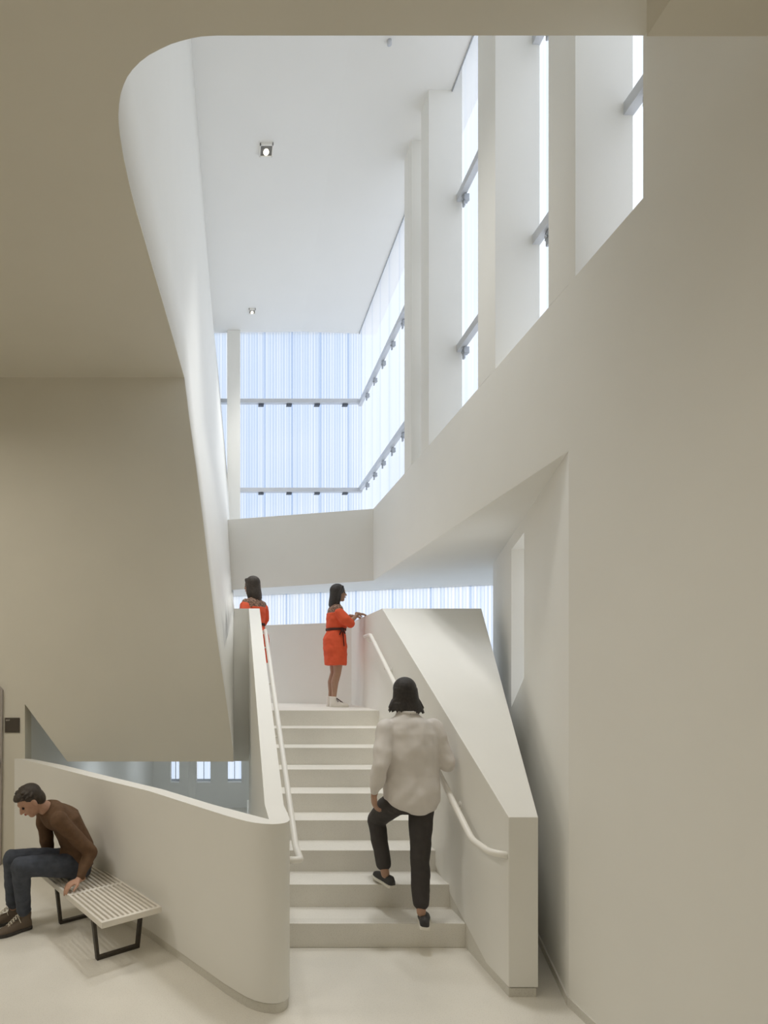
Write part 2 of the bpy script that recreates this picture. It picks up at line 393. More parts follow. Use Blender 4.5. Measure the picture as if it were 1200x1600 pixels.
# ---------------------------------------------------------------- staircase
R_, T_, Y1 = .178, .30, 4.224
XL, XS = .378, 1.746
st = thing('staircase', ((XL+XS)/2, Y1, 0), 'pale cast concrete staircase of nine steps rising to a landing', 'staircase')
for k in range(1, 10):
    y = Y1+(k-1)*T_
    yb = y+T_+.02 if k < 9 else 0
    if k < 9:
        MB().box(XL-.01, XS, y, yb+.2, 0, R_*k).build('step', STEP, st, bevel=.004)
YL = Y1+8*T_
MB().prism([(-.1, 6.97), (XL-.01, 6.97), (XL-.01, YL), (XS, YL), (XS, 8.1), (-.1, 8.85)], [1.145]*6, R_*9).build('landing', STEP, st, bevel=.004)
for i in range(3):
    MB().box(XL+.05, XS-.07, Y1+.03+i*.022, Y1+.036+i*.022, R_-.002, R_+.0004).build('grip_groove', BASE, st)
# concrete skirt on the right
MB().add([(XS-.002, 3.575, 0), (XS-.002, 3.575, .056), (XS-.002, 3.87, .058), (XS-.002, 6.66, .058+.593*2.79), (XS-.002, 6.66, 0),
    (XS+.05, 3.575, 0), (XS+.05, 3.575, .056), (XS+.05, 3.87, .058), (XS+.05, 6.66, .058+.593*2.79), (XS+.05, 6.66, 0)],
    [(0, 1, 2, 3, 4), (9, 8, 7, 6, 5), (0, 5, 6, 1), (1, 6, 7, 2), (2, 7, 8, 3), (3, 8, 9, 4), (4, 9, 5, 0)]).build('stringer', BASE, st)

# right balustrade: wide sloping top that widens as it climbs
rb = thing('balustrade', (1.85, 3.56, 0), 'white half wall with a wide sloping top along the right of the stair', 'half wall')
XI = 1.738
G = .008
m = MB()
A0 = [(XI, 3.564, .064), (1.92, 3.564, .064), (2.856, 6.49, .064), (2.856, 7.7, .064), (XI, 8.12, .064)]
# inner face lower line climbs with the stair
yk = [3.564, 3.87, 6.7, 8.12]; zk = [.064, .066, .066+.593*2.83, 1.602]
V_ = [(XI, yk[0], zk[0]), (XI, yk[1], zk[1]), (XI, yk[2], 1.60), (XI, yk[3], 1.60),          # 0-3 inner bottom
      (XI, yk[0], 1.117), (XI, 6.49, 2.757), (XI, 8.12, 2.757),                               # 4-6 inner top
      (1.92, 3.564, .064), (1.92, 3.564, 1.117), (2.856, 6.49, .064), (2.856, 6.49, 2.757), (2.856, 7.7, .064), (2.856, 7.7, 2.757)]
m.add(V_, [(0, 1, 2, 3, 6, 5, 4), (0, 4, 8, 7), (4, 5, 10, 8), (7, 8, 10, 9), (5, 6, 12, 10), (9, 10, 12, 11), (3, 11, 12, 6), (0, 7, 9, 11, 3, 2, 1)])
m.build('wall_body', PAINT, rb, bevel=.003)
MB().prism([(XI+.008, 3.572), (1.912, 3.572), (2.84, 6.49), (2.84, 7.7), (XI+.008, 8.0)], -.001, .056).build('base_strip', BASE, rb)
MB().prism([(XI+.016, 3.58), (1.904, 3.58), (2.83, 6.49), (XI+.016, 6.49)], .05, .068).build('shadow_gap', GAP, rb)
# back parapet of the landing
MB_ = MB().prism([(XI+.02, 8.10), (-.1, 8.83), (-.1, 8.97), (XI+.02, 8.24)], 1.145, 2.757)
tag(MB_.build('landing_parapet', PAINT, bevel=.003), 'low white parapet wall closing the back of the landing behind the woman', 'half wall')

# left parapet: diagonal wall behind the bench, rounded nose, then climbing beside the stair
lp = thing('parapet', (.3, 3.45, 0), 'white curved parapet wall from behind the bench round and up the left of the stair', 'half wall')
sts = [((-2.26, 6.098), (-2.12, 6.098), 1.12), ((-2.19, 6.06), (-2.115, 6.098), 1.12), ((-2.09, 5.975), (-2.05, 6.06), 1.12), ((-1.7, 5.56), (-1.6, 5.64), 1.12), ((-1.257, 5.07), (-1.165, 5.155), 1.12), ((-.60, 4.372), (-.505, 4.44), 1.12), ((-.19, 3.83), (-.10, 3.905), 1.12)]
corner = (.25, 3.50)
for q in ((-.02, 3.605), (.07, 3.50), (.115, 3.453), (.16, 3.418), (.21, 3.395), (.26, 3.386), (.30, 3.392), (.335, 3.412), (.36, 3.442), (.374, 3.485), (.378, 3.54)):
    sts.append((q, (.25-.13, 3.65) if q[0] < -.01 else corner, 1.12))
sts += [((.378, 3.9), (.25, 3.9), 1.12), ((.378, 6.85), (.25, 6.85), 2.80)]
def strip(sts, zb, inset=0, ztop=None, inner=True):
    m = MB(); vs = []
    for (o_, i_, z) in sts:
        o_ = V((*o_, 0)); i_ = V((*i_, 0)); dn = (i_-o_).normalized(); o_ = o_+dn*inset
        if inset: i_ = i_-dn*inset*.0
        zt = z if ztop is None else ztop
        vs += [(o_.x, o_.y, zb), (o_.x, o_.y, zt), (i_.x, i_.y, zt), (i_.x, i_.y, zb)]
    fs = []
    for k in range(len(sts)-1):
        a, b = 4*k, 4*k+4
        fs += [(a, b, b+1, a+1), (a+1, b+1, b+2, a+2), (a+2, b+2, b+3, a+3), (a+3, b+3, b, a)]
    e = 4*(len(sts)-1); fs += [(0, 1, 2, 3), (e+3, e+2, e+1, e)]
    m.add(vs, fs); return m
def welded(ob, bev):
    bm = bmesh.new(); bm.from_mesh(ob.data); bmesh.ops.remove_doubles(bm, verts=bm.verts, dist=1e-4)
    bmesh.ops.dissolve_degenerate(bm, edges=bm.edges, dist=1e-5); bmesh.ops.recalc_face_normals(bm, faces=bm.faces)
    bm.to_mesh(ob.data); bm.free()
    for p in ob.data.polygons: p.use_smooth = abs(p.normal.z) < .3
    try:
        ob.data.set_sharp_from_angle(angle=math.radians(32))
    except Exception: pass
    return ob
welded(strip(sts, .064).build('wall_body', PAINT, lp), .003)
welded(strip(sts, -1.80, .009, .057).build('base_strip', BASE, lp), 0)
welded(strip(sts, .05, .016, .07).build('shadow_gap', GAP, lp), 0)
# return of the parapet at the top, closing the landing over the void
MB().box(.069, .251, 6.852, 6.968, .985, 2.80).build('return_panel', PAINT, lp)

# slim column in front of the back glazing
tag(MB().box(-.012, .215, 10.0, 10.2, 4.3, 8.01).build('column', PAINT, bevel=.004), 'slim square white column standing before the tall back glazing', 'column')

# ---------------------------------------------------------------- handrails
def arc_path(pts, r=.05, n=5):
    pts = [V(p) for p in pts]; out = [pts[0]]
    for i in range(1, len(pts)-1):
        a, b, c = pts[i-1], pts[i], pts[i+1]
        u = (a-b); v = (c-b); rr = min(r, u.length*.45, v.length*.45); p0 = b+u.normalized()*rr; p1 = b+v.normalized()*rr
        for k in range(n+1):
            t = k/n; out.append(p0*(1-t)**2+b*2*t*(1-t)+p1*t**2)
    out.append(pts[-1]); return out
hr = thing('handrail', (.45, 3.6, .85), 'white tubular handrail on the left side of the stair', 'handrail')
MB().tube(arc_path([(.375, 3.60, .84), (.455, 3.60, .84), (.455, 3.86, .845), (.455, 6.98, 2.55), (.455, 7.12, 2.55), (.375, 7.12, 2.50)], .035), .0225, 14).build('rail', RAIL, hr)
for Y in (4.15, 5.1, 5.95, 6.7):
    z = .845+(Y-3.86)*.5465
    MB().tube(arc_path([(.455, Y, z-.01), (.455, Y, z-.07), (.378, Y, z-.07)], .03), .008, 8).ell((.382, Y, z-.07), (.006, 0, 0), (0, .03, 0), (0, 0, .03)).build('bracket', RAIL, hr)
hr = thing('handrail', (1.66, 3.6, .87), 'white tubular handrail on the right of the stair beside the walking person', 'handrail')
MB().tube(arc_path([(1.745, 3.585, .873), (1.66, 3.66, .873), (1.66, 3.92, .88), (1.66, 6.70, 2.475), (1.66, 6.98, 2.475)], .05), .0225, 14).build('rail', RAIL, hr)
for Y in (4.3, 5.2, 6.1, 6.85):
    z = .88+(min(Y, 6.7)-3.92)*.5737
    MB().tube(arc_path([(1.66, Y, z-.01), (1.66, Y, z-.07), (1.738, Y, z-.07)], .03), .008, 8).ell((1.734, Y, z-.07), (.006, 0, 0), (0, .03, 0), (0, 0, .03)).build('bracket', RAIL, hr)

# ---------------------------------------------------------------- sign, door, downlights
sg = thing('wall_sign', (-2.29, YW-.006, 1.42), 'small square dark brown room sign on the wall left of the bench', 'sign')
c0 = P(8, 1121.5, YW); c1 = P(31, 1144.5, YW)
MB().box(c0.x, c1.x, YW-.010, YW-.0005, c1.z, c0.z).build('plate', SIGN, sg, bevel=.001)
tcu = bpy.data.curves.new('lettering', 'FONT'); tcu.body = 'EXIT'; tcu.size = .021; tcu.extrude = .0004
to = bpy.data.objects.new('lettering', tcu); COL.objects.link(to)
to.parent = sg; to.matrix_parent_inverse = Matrix.Translation(-sg.location)
bpy.context.view_layer.update()
lme = bpy.data.meshes.new_from_object(to.evaluated_get(bpy.context.evaluated_depsgraph_get()))
bpy.data.objects.remove(to)
to = bpy.data.objects.new('lettering', lme); COL.objects.link(to); lme.materials.clear(); lme.materials.append(TEXT)
to.parent = sg; to.matrix_parent_inverse = Matrix.Translation(-sg.location)
to.location = (c0.x+.012, YW-.0108, c0.z-.032); to.rotation_euler = (math.pi/2, 0, 0); to['label'] = 'tiny pale lettering'
dr = bpy.data.objects.new('door_1', None); COL.objects.link(dr); dr.location = (-2.9, YW, 0); struct(dr)
dx = (5.5-356)*YW/900
MB().prism([(-3.3, 0), (dx-.02, 0), (dx, 1.85), (dx-.045, 1.90), (-3.3, 1.90)], YW-.035, YW-.001, 'y').build('door_leaf', DOORM, dr, bevel=.003)
MB().ell((dx-.042, YW-.07, 1.08), (.03, 0, 0), (0, .03, 0), (0, 0, .045)).tube([(dx-.05, YW-.07, 1.08), (dx-.05, YW-.03, 1.08)], .012).build('door_handle', BLACK, dr)

LAMPE = bpy.data.materials.new('lamp_glow'); LAMPE.use_nodes = True
LAMPE.node_tree.nodes['Principled BSDF'].inputs['Emission Color'].default_value = (1, .93, .78, 1)
LAMPE.node_tree.nodes['Principled BSDF'].inputs['Emission Strength'].default_value = 3
DLB = mat('downlight_black', (.16, .155, .14), .5)
for (px, py, sz, lab) in ((416, 234, .075, 'square recessed downlight in the high ceiling, nearer of the two'), (394, 486, .055, 'square recessed downlight in the high ceiling by the back glazing')):
    q = Pz(px, py, 8.006)
    t = thing('downlight', (q.x, q.y, 8.0), lab, 'ceiling light', 'recessed downlights in the high ceiling')
    f = MB(); s_ = sz; e = .010; zz = 7.99
    for bx in ((q.x-s_, q.x+s_, q.y-s_, q.y-s_+e), (q.x-s_, q.x+s_, q.y+s_-e, q.y+s_), (q.x-s_, q.x-s_+e, q.y-s_, q.y+s_), (q.x+s_-e, q.x+s_, q.y-s_, q.y+s_)): f.box(*bx, zz, 8.03)
    f.build('trim_frame', RAIL, t)
    MB().box(q.x-s_+e, q.x+s_-e, q.y-s_+e, q.y+s_-e, 7.997, 8.0).build('housing', DLB, t)
    MB().ell((q.x, q.y+.015, 7.992), (sz*.42, 0, 0), (0, sz*.55, 0), (0, 0, .012)).build('bulb', LAMPE, t)
    lamp('high_spot', 'SPOT', (q.x, q.y, 7.93), 440 if q.y < 8 else 240, (.97, .97, .95), .32, spot=math.radians(60))
lamp('high_spot', 'SPOT', (1.15, 4.5, 7.93), 480, (.97, .97, .95), .32, spot=math.radians(60))  # added unseen spot brightening the stair and floor, no fitting in the ceiling
q = Pz(608.5, 67, 8.0)
tag(MB().tube([(q.x, q.y, 7.985), (q.x, q.y, 8.02)], .022, 20).build('sprinkler_cap', ALU), 'tiny round sprinkler cap on the high ceiling near the windows', 'sprinkler')

# ---------------------------------------------------------------- bench
C0 = V((-.835, 3.815, 0)); u = V((-.590, .8074, 0)).normalized(); v = V((.8074, .590, 0)).normalized()
BL, BWd, BH = 1.22, .455, .357
def bp(a, b, z): return C0+u*a+v*b+V((0, 0, z))
bn = thing('bench', bp(.61, .22, 0), 'white slatted bench with dark trapezoid legs by the parapet', 'bench')
def bbar(a0, a1, b0, b1, z0, z1): return MB().obox(bp((a0+a1)/2, (b0+b1)/2, (z0+z1)/2), u*(a1-a0)/2, v*(b1-b0)/2, V((0, 0, (z1-z0)/2)))
tk = .042
for a0 in (0, BL-.03): bbar(a0, a0+.03, 0, BWd, BH-tk, BH).build('end_rail', BENCHW, bn, bevel=.003)
bbar(BL/2-.014, BL/2+.014, .01, BWd-.01, BH-tk+.004, BH-.001).build('cross_rail', BENCHW, bn, bevel=.002)
NS = 13; sw = .019; gp = (BWd-NS*sw)/(NS-1)
for i in range(NS):
    b0 = i*(sw+gp); bbar(.028, BL-.028, b0, b0+sw, BH-tk, BH-.0005).build('slat', BENCHW, bn, bevel=.002)
for a0 in (.235, .965):
    lg = MB(); zt = BH-tk; w_ = .036; th = .020
    b0t, b0b, b1b, b1t = .025, .062, BWd-.062, BWd-.025
    def lp_(b, z): return bp(a0, b, z)
    lg.add([p+u*o_ for o_ in (-w_/2, w_/2) for p in (lp_(b0t, zt), lp_(b0b, 0), lp_(b1b, 0), lp_(b1t, zt), lp_(b1t-th*1.3, zt), lp_(b1b-th, th*1.2), lp_(b0b+th, th*1.2), lp_(b0t+th*1.3, zt))],
        [(0, 1, 6, 7), (1, 2, 5, 6), (2, 3, 4, 5), (15, 14, 9, 8), (14, 13, 10, 9), (13, 12, 11, 10)]+[(i, (i+1) % 8, 8+(i+1) % 8, 8+i) for i in range(8)])
    lg.build('leg', LEGD, bn, bevel=.002)

# ---------------------------------------------------------------- people
SKIN = mat('skin_light', (.50, .29, .20), .5, noise=.06, scale=20)
SKINT = mat('skin_tan', (.42, .25, .17), .5, noise=.06, scale=20)
HAIR = mat('dark_hair', (.035, .028, .024), .5, noise=.4, scale=60, bump=.3)
HAIR2 = mat('brown_hair', (.06, .045, .033), .5, noise=.4, scale=60, bump=.3)
RED = mat('orange_red_cloth', (.80, .115, .045), .8, noise=.06, scale=12)
BELT = mat('dark_brown_belt', (.07, .03, .025), .7)
WSHOE = mat('white_canvas', (.80, .76, .70), .7)
SOLEW = mat('white_rubber', (.74, .71, .64), .6)
SOLED = mat('dark_rubber', (.05, .045, .04), .6)
SHIRT = mat('pale_grey_shirt', (.72, .68, .645), .85, noise=.05, scale=10)
PANT = mat('charcoal_trousers', (.055, .048, .045), .85, noise=.15, scale=20)
JEAN = mat('blue_denim', (.075, .085, .110), .85, noise=.3, scale=18)
KNIT = mat('brown_sweater', (.135, .075, .040), .9, noise=.15, scale=30)
GSHOE = mat('grey_black_canvas', (.045, .043, .043), .7)
TSHOE = mat('taupe_canvas', (.15, .115, .085), .7)
LACE = mat('pale_lace', (.70, .65, .56), .7)
EYE = mat('eye', (.03, .02, .02), .2)
LIP = mat('lips', (.42, .13, .10), .5)
# patterned yoke: leopard-like lace
YOKE = mat('patterned_lace', (.45, .27, .18), .7, color2=(.05, .03, .03), scale=55)

def hand(m, wrist, dr_, back, thumb_side, curl=.35, sz=1.0, spread=.16):
    """palm plus five separate fingers; dr_ pointing direction, back = back-of-hand normal, thumb_side +1/-1 along dr_ x back"""
    dr_ = V(dr_).normalized(); back = V(back); back = (back-dr_*back.dot(dr_)).normalized(); lat = dr_.cross(back)*thumb_side
    w = V(wrist); pc = w+dr_*.048*sz
    m.ell(pc, dr_*.052*sz, lat*.040*sz, back*.016*sz, 14, 8)
    m.cap(w-dr_*.03*sz, .023*sz, w+dr_*.02*sz, .021*sz)
    for i, (o_, L_) in enumerate(((.027, .072), (.0095, .080), (-.009, .075), (-.0265, .058))):
        p = w+dr_*(.083-.006*abs(i-1))*sz+lat*o_*sz; ang = 0; dcur = (dr_+lat*spread*(1.5-i)*.5).normalized()
        pts = [(p-dcur*.02*sz, .0095*sz)]
        for s, seg in enumerate((.45, .31, .24)):
            pts.append((p, (.0092-.0008*s)*sz))
            ang = curl*(1.0+.25*s)*(1+.06*i)
            dcur = (dcur*math.cos(ang)-back*math.sin(ang)).normalized() if s or True else dcur
            p = p+dcur*L_*seg*sz
            back_l = back
        pts.append((p, .0070*sz)); m.chain(pts)
    p = w+dr_*.022*sz+lat*.026*sz; td = (dr_*.62+lat*.72-back*.25).normalized(); p2 = p+td*.036*sz; td2 = (dr_*.88+lat*.32-back*.35).normalized()
    m.chain([(p-td*.012*sz, .0135*sz), (p2, .0115*sz), (p2+td2*.028*sz, .0100*sz), (p2+td2*.050*sz, .0080*sz)])

def head(m, c, f, up, s=1.0):
    """adds cranium, face, nose, jaw, ears; c = centre of the head"""
    f = V(f).normalized(); up = V(up); up = (up-f*up.dot(f)).normalized(); l = up.cross(f); c = V(c)
    def q(a, b, z): return c+f*a*s+l*b*s+up*z*s
    m.ell(q(-.012, 0, .028), f*.092*s, l*.074*s, up*.088*s, 20, 14)
    m.ell(q(.022, 0, -.030), f*.066*s, l*.060*s, up*.082*s, 18, 12)
    m.ell(q(.050, 0, -.085), f*.032*s, l*.032*s, up*.026*s)
    m.ell(q(.070, 0, .030), f*.020*s, l*.050*s, up*.014*s)
    m.chain([(q(.083, 0, .012), .008*s), (q(.106, 0, -.022), .012*s)]); m.ball(q(.094, .011, -.026), .008*s); m.ball(q(.094, -.011, -.026), .008*s)
    m.ell(q(.080, 0, -.052), f*.014*s, l*.024*s, up*.010*s)
    for sg_ in (-1, 1):
        m.ell(q(.058, sg_*.040, -.020), f*.022*s, l*.020*s, up*.020*s)
        m.ell(q(-.005, sg_*.076, -.010), f*.018*s, l*.008*s, up*.032*s)
    m.chain([(q(-.02, 0, -.05), .055*s), (q(-.045, 0, -.14), .050*s)])
    return q
def face_bits(parent, q, s, f, l, up):
    for sg_ in (-1, 1): MB().ball(q(.074, sg_*.031, .006), .010*s).build('eye', EYE, parent)
    MB().ell(q(.092, 0, -.052), V(f)*.006*s, V(l)*.020*s, V(up)*.007*s).build('lips', LIP, parent)

def shoe(parent, heel, dr_, up=(0, 0, 1), L=.27, upper=GSHOE, sole=SOLEW, kind='slip', lace=None, sw_=1.0):
    """heel = ground point under the back of the heel"""
    dr_ = V(dr_).normalized(); up = V(up); up = (up-dr_*up.dot(dr_)).normalized(); lat = up.cross(dr_); h = V(heel)
    k = L/.27
    prof = [(0.0, .020, .045), (.012, .031, .060), (.05, .034, .066), (.09, .034, .066), (.13, .040, .060), (.17, .046, .050), (.21, .045, .040), (.24, .036, .032), (.262, .020, .022), (.268, .006, .012)]
    so = MB(); R = []
    for (x, w_, hh) in prof:
        c = h+dr_*x*k; w_ = (w_+.004)*k*sw_
        R.append([c-lat*w_, c+lat*w_, c+lat*w_+up*.024*k, c-lat*w_+up*.024*k])
    so.rings(R, True, False)
    m = MB(); R = []
    for (x, w_, hh) in prof:
        c = h+dr_*x*k+up*.020*k; w_ *= k*sw_
        R.append([c+lat*w_*math.cos(t)*(1 if math.sin(t) > .05 else 1)+up*max(0, math.sin(t))**.75*hh*k for t in [2*math.pi*i/16 for i in range(16)]])
    m.rings(R)
    if kind == 'high': m.loft([(h+dr_*.052*k+up*.04, lat*.036, dr_*.052), (h+dr_*.048*k+up*.085, lat*.035, dr_*.046), (h+dr_*.043*k+up*.135, lat*.037, dr_*.045)], 16)
    else: m.loft([(h+dr_*.055*k+up*.04, lat*.034, dr_*.056), (h+dr_*.05*k+up*.078, lat*.030, dr_*.046)], 16)
    ob = m.build('shoe', upper, parent, remesh=.006, smooth_it=4)
    so.build('sole', sole, ob, bevel=.004); ob.children[0].matrix_parent_inverse = Matrix.Identity(4)
    ob.children[0].parent = ob
    if lace:
        lm = MB(); n = 6 if kind == 'high' else 4
        for i in range(n):
            x = .085+i*.017; z = .105-.012*i+.03 if kind == 'high' else .088-.006*i
            c = h+dr_*x*k+up*z*k; w_ = .020*k
            lm.tube([c-lat*w_-up*.012, c+up*.004, c+lat*w_+dr_*.012-up*.012], .003, 6); lm.tube([c+lat*w_-up*.012, c+up*.004, c-lat*w_+dr_*.012-up*.012], .003, 6)
        for sg_ in (-1, 1):
            c = h+dr_*.09*k+up*.115*k; lm.tube([c, c+lat*.03*sg_+dr_*.02-up*.005, c+lat*.05*sg_+dr_*.01-up*.04], .003, 6)
        lo = lm.build('laces', lace, ob); lo.matrix_parent_inverse = Matrix.Identity(4)
    return ob

X3, Y3, Z3 = V((1, 0, 0)), V((0, 1, 0)), V((0, 0, 1))
def dressed_woman(base, fwd, label, hands_on, hairmat=HAIR, walk=0, s=1.0):
    b = V(base); f = V(fwd).normalized(); l = Z3.cross(f)
    def q(x, y, z): return b+f*x*s+l*y*s+Z3*z*s
    t = thing('person', b, label, 'person')
    body = MB()
    hc = q(.045, 0, 1.462)
    Q = head(body, hc, f, Z3, .94*s)
    body.cap(q(.015, 0, 1.38), .048*s, q(0, 0, 1.27), .055*s)
    body.loft([(q(0, 0, 1.30), l*.10*s, f*.055*s), (q(0, 0, 1.255), l*.165*s, f*.075*s), (q(.005, 0, 1.18), l*.155*s, f*.095*s), (q(.01, 0, 1.05), l*.13*s, f*.09*s), (q(0, 0, .95), l*.14*s, f*.095*s), (q(-.01, 0, .82), l*.165*s, f*.11*s), (q(0, 0, .74), l*.15*s, f*.09*s)])
    legs = {}
    for sg_ in (-1, 1):
        dx_ = walk*sg_
        kn = q(.005+dx_*.5, sg_*.075, .44); an = q(-.045+dx_, sg_*.075, .085)
        body.chain([(q(0, sg_*.085, .80), .085*s), (q(.01+dx_*.25, sg_*.082, .62), .070*s), (kn, .048*s)])
        body.chain([(kn, .048*s), ((kn*.65+an*.35)-f*.018, .049*s), ((kn*.3+an*.7)-f*.005, .034*s), (an, .029*s)])
        legs[sg_] = an
    for sg_ in (-1, 1):
        sh = q(.0, sg_*.165, 1.245)
        if hands_on:
            el = q(.10, sg_*.205, 1.045); wr = q(.255, sg_*.15 if sg_ < 0 else .11, 1.185)
            body.chain([(sh, .042*s), (el, .034*s)]); body.chain([(el, .033*s), (el.lerp(wr, .4), .031*s), (wr, .021*s)])
            hand(body, wr, (f+l*(-.1*sg_)-Z3*.10), Z3, sg_, .22, .92)
        else:
            el = q(-.02-.09*sg_*(1 if walk else 0), sg_*.215, 1.0); wr = q(.06-.2*sg_*(.5 if walk else 0), sg_*.22, .80)
            body.chain([(sh, .042*s), (el, .034*s)]); body.chain([(el, .033*s), (el.lerp(wr, .4), .031*s), (wr, .021*s)])
            hand(body, wr, wr-el, l*sg_, sg_, .35, .92)
    bo = body.build('body', SKINT, t, remesh=.0055, smooth_it=5)
    face_bits(t, Q, .94*s, f, l, Z3)
    # hair: shoulder length bob
    hm = MB(); c = hc
    def h_(a, b_, z): return c+f*a*s+l*b_*s+Z3*z*s
    hm.ell(h_(-.022, 0, .038), f*.098*s, l*.085*s, Z3*.088*s, 20, 12)
    hm.loft([(h_(-.035, 0, .05), l*.086*s, f*.078*s), (h_(-.048, 0, -.03), l*.088*s, f*.070*s), (h_(-.062, 0, -.10), l*.094*s, f*.066*s), (h_(-.072, 0, -.150), l*.088*s, f*.060*s), (h_(-.082, 0, -.178), l*.062*s, f*.040*s)])
    for sg_ in (-1, 1): hm.chain([(h_(.030, sg_*.062, .075), .020*s), (h_(-.005, sg_*.080, .0), .020*s), (h_(-.022, sg_*.088, -.08), .024*s), (h_(-.035, sg_*.085, -.14), .024*s)])
    hm.build('hair', hairmat, t, remesh=.006, smooth_it=4)
    # yoke
    ym = MB(); ym.loft([(q(.0, 0, 1.335), l*.062*s, f*.058*s), (q(0, 0, 1.30), l*.112*s, f*.068*s), (q(0, 0, 1.262), l*.182*s, f*.086*s), (q(.004, 0, 1.19), l*.18*s, f*.108*s), (q(.004, 0, 1.15), l*.15*s, f*.1*s)])
    for sg_ in (-1, 1): ym.cap(q(0, sg_*.160, 1.245), .050*s, q(.02, sg_*.180, 1.17), .050*s)
    ym.build('yoke', YOKE, t, remesh=.007, smooth_it=3)
    # dress
    dm = MB(); w2 = abs(walk)*.5
    dm.loft([(q(.005, 0, 1.205), l*.178*s, f*.112*s), (q(.01, 0, 1.14), l*.172*s, f*.128*s), (q(.018, 0, 1.06), l*.165*s, f*.132*s), (q(.012, 0, 1.015), l*.150*s, f*.130*s), (q(.008, 0, .99), l*.138*s, f*.115*s),
        (q(.0, 0, .95), l*.150*s, f*.125*s), (q(-.008, 0, .87), l*.178*s, f*(.146+w2*.3)*s), (q(-.004, 0, .76), l*.188*s, f*(.150+w2*.6)*s), (q(.002, 0, .63), l*.185*s, f*(.142+w2)*s), (q(.004, 0, .535), l*.182*s, f*(.138+w2*1.2)*s)], 32)
    for sg_ in (-1, 1):
        if hands_on: a_, c_, e_ = q(.0, sg_*.175, 1.20), q(.06, sg_*.215, 1.10), q(.13, sg_*.205, 1.055)
        else: a_, c_, e_ = q(0, sg_*.185, 1.20), q(-.01-.04*sg_*bool(walk), sg_*.22, 1.09), q(-.015-.07*sg_*bool(walk), sg_*.22, 1.03)
        dm.chain([(a_, .060*s), (c_, .072*s), (e_, .058*s)])
    dm.build('dress', RED, t, remesh=.007, smooth_it=3, disp=.014, dscale=.07)
    bl = MB(); bl.loft([(q(.008, 0, 1.008), l*.150*s, f*.131*s), (q(.008, 0, .978), l*.150*s, f*.131*s)], 28)
    kx = q(.05, -.150, .99)
    bl.ell(kx, f*.022, l*.014, Z3*.020); bl.bar(kx, kx+Z3*-.22+f*.012-l*.022, .026, .006, f); bl.bar(kx, kx+Z3*-.075-f*.045-l*.012, .03, .012, f); bl.bar(kx, kx+Z3*-.06+f*.03-l*.012, .026, .012, f)
    bl.build('belt', BELT, t, bevel=.002)
    for sg_ in (-1, 1):
        a = legs[sg_]; shoe(t, V((a.x, a.y, b.z))-f*.05, f+l*.06*sg_, L=.245, upper=WSHOE, sole=SOLEW, kind='high', lace=BELT)
    return t

LZ = R_*9
dressed_woman((1.385, 7.42, LZ), (1, .10, 0), 'person in an orange-red belted dress and white high-top shoes resting hands on the ledge', True)
dressed_woman((.335, 7.28, LZ), (-.75, .66, 0), 'person in red half hidden behind the top of the left parapet on the landing', False, HAIR2, walk=.09, s=1.05)

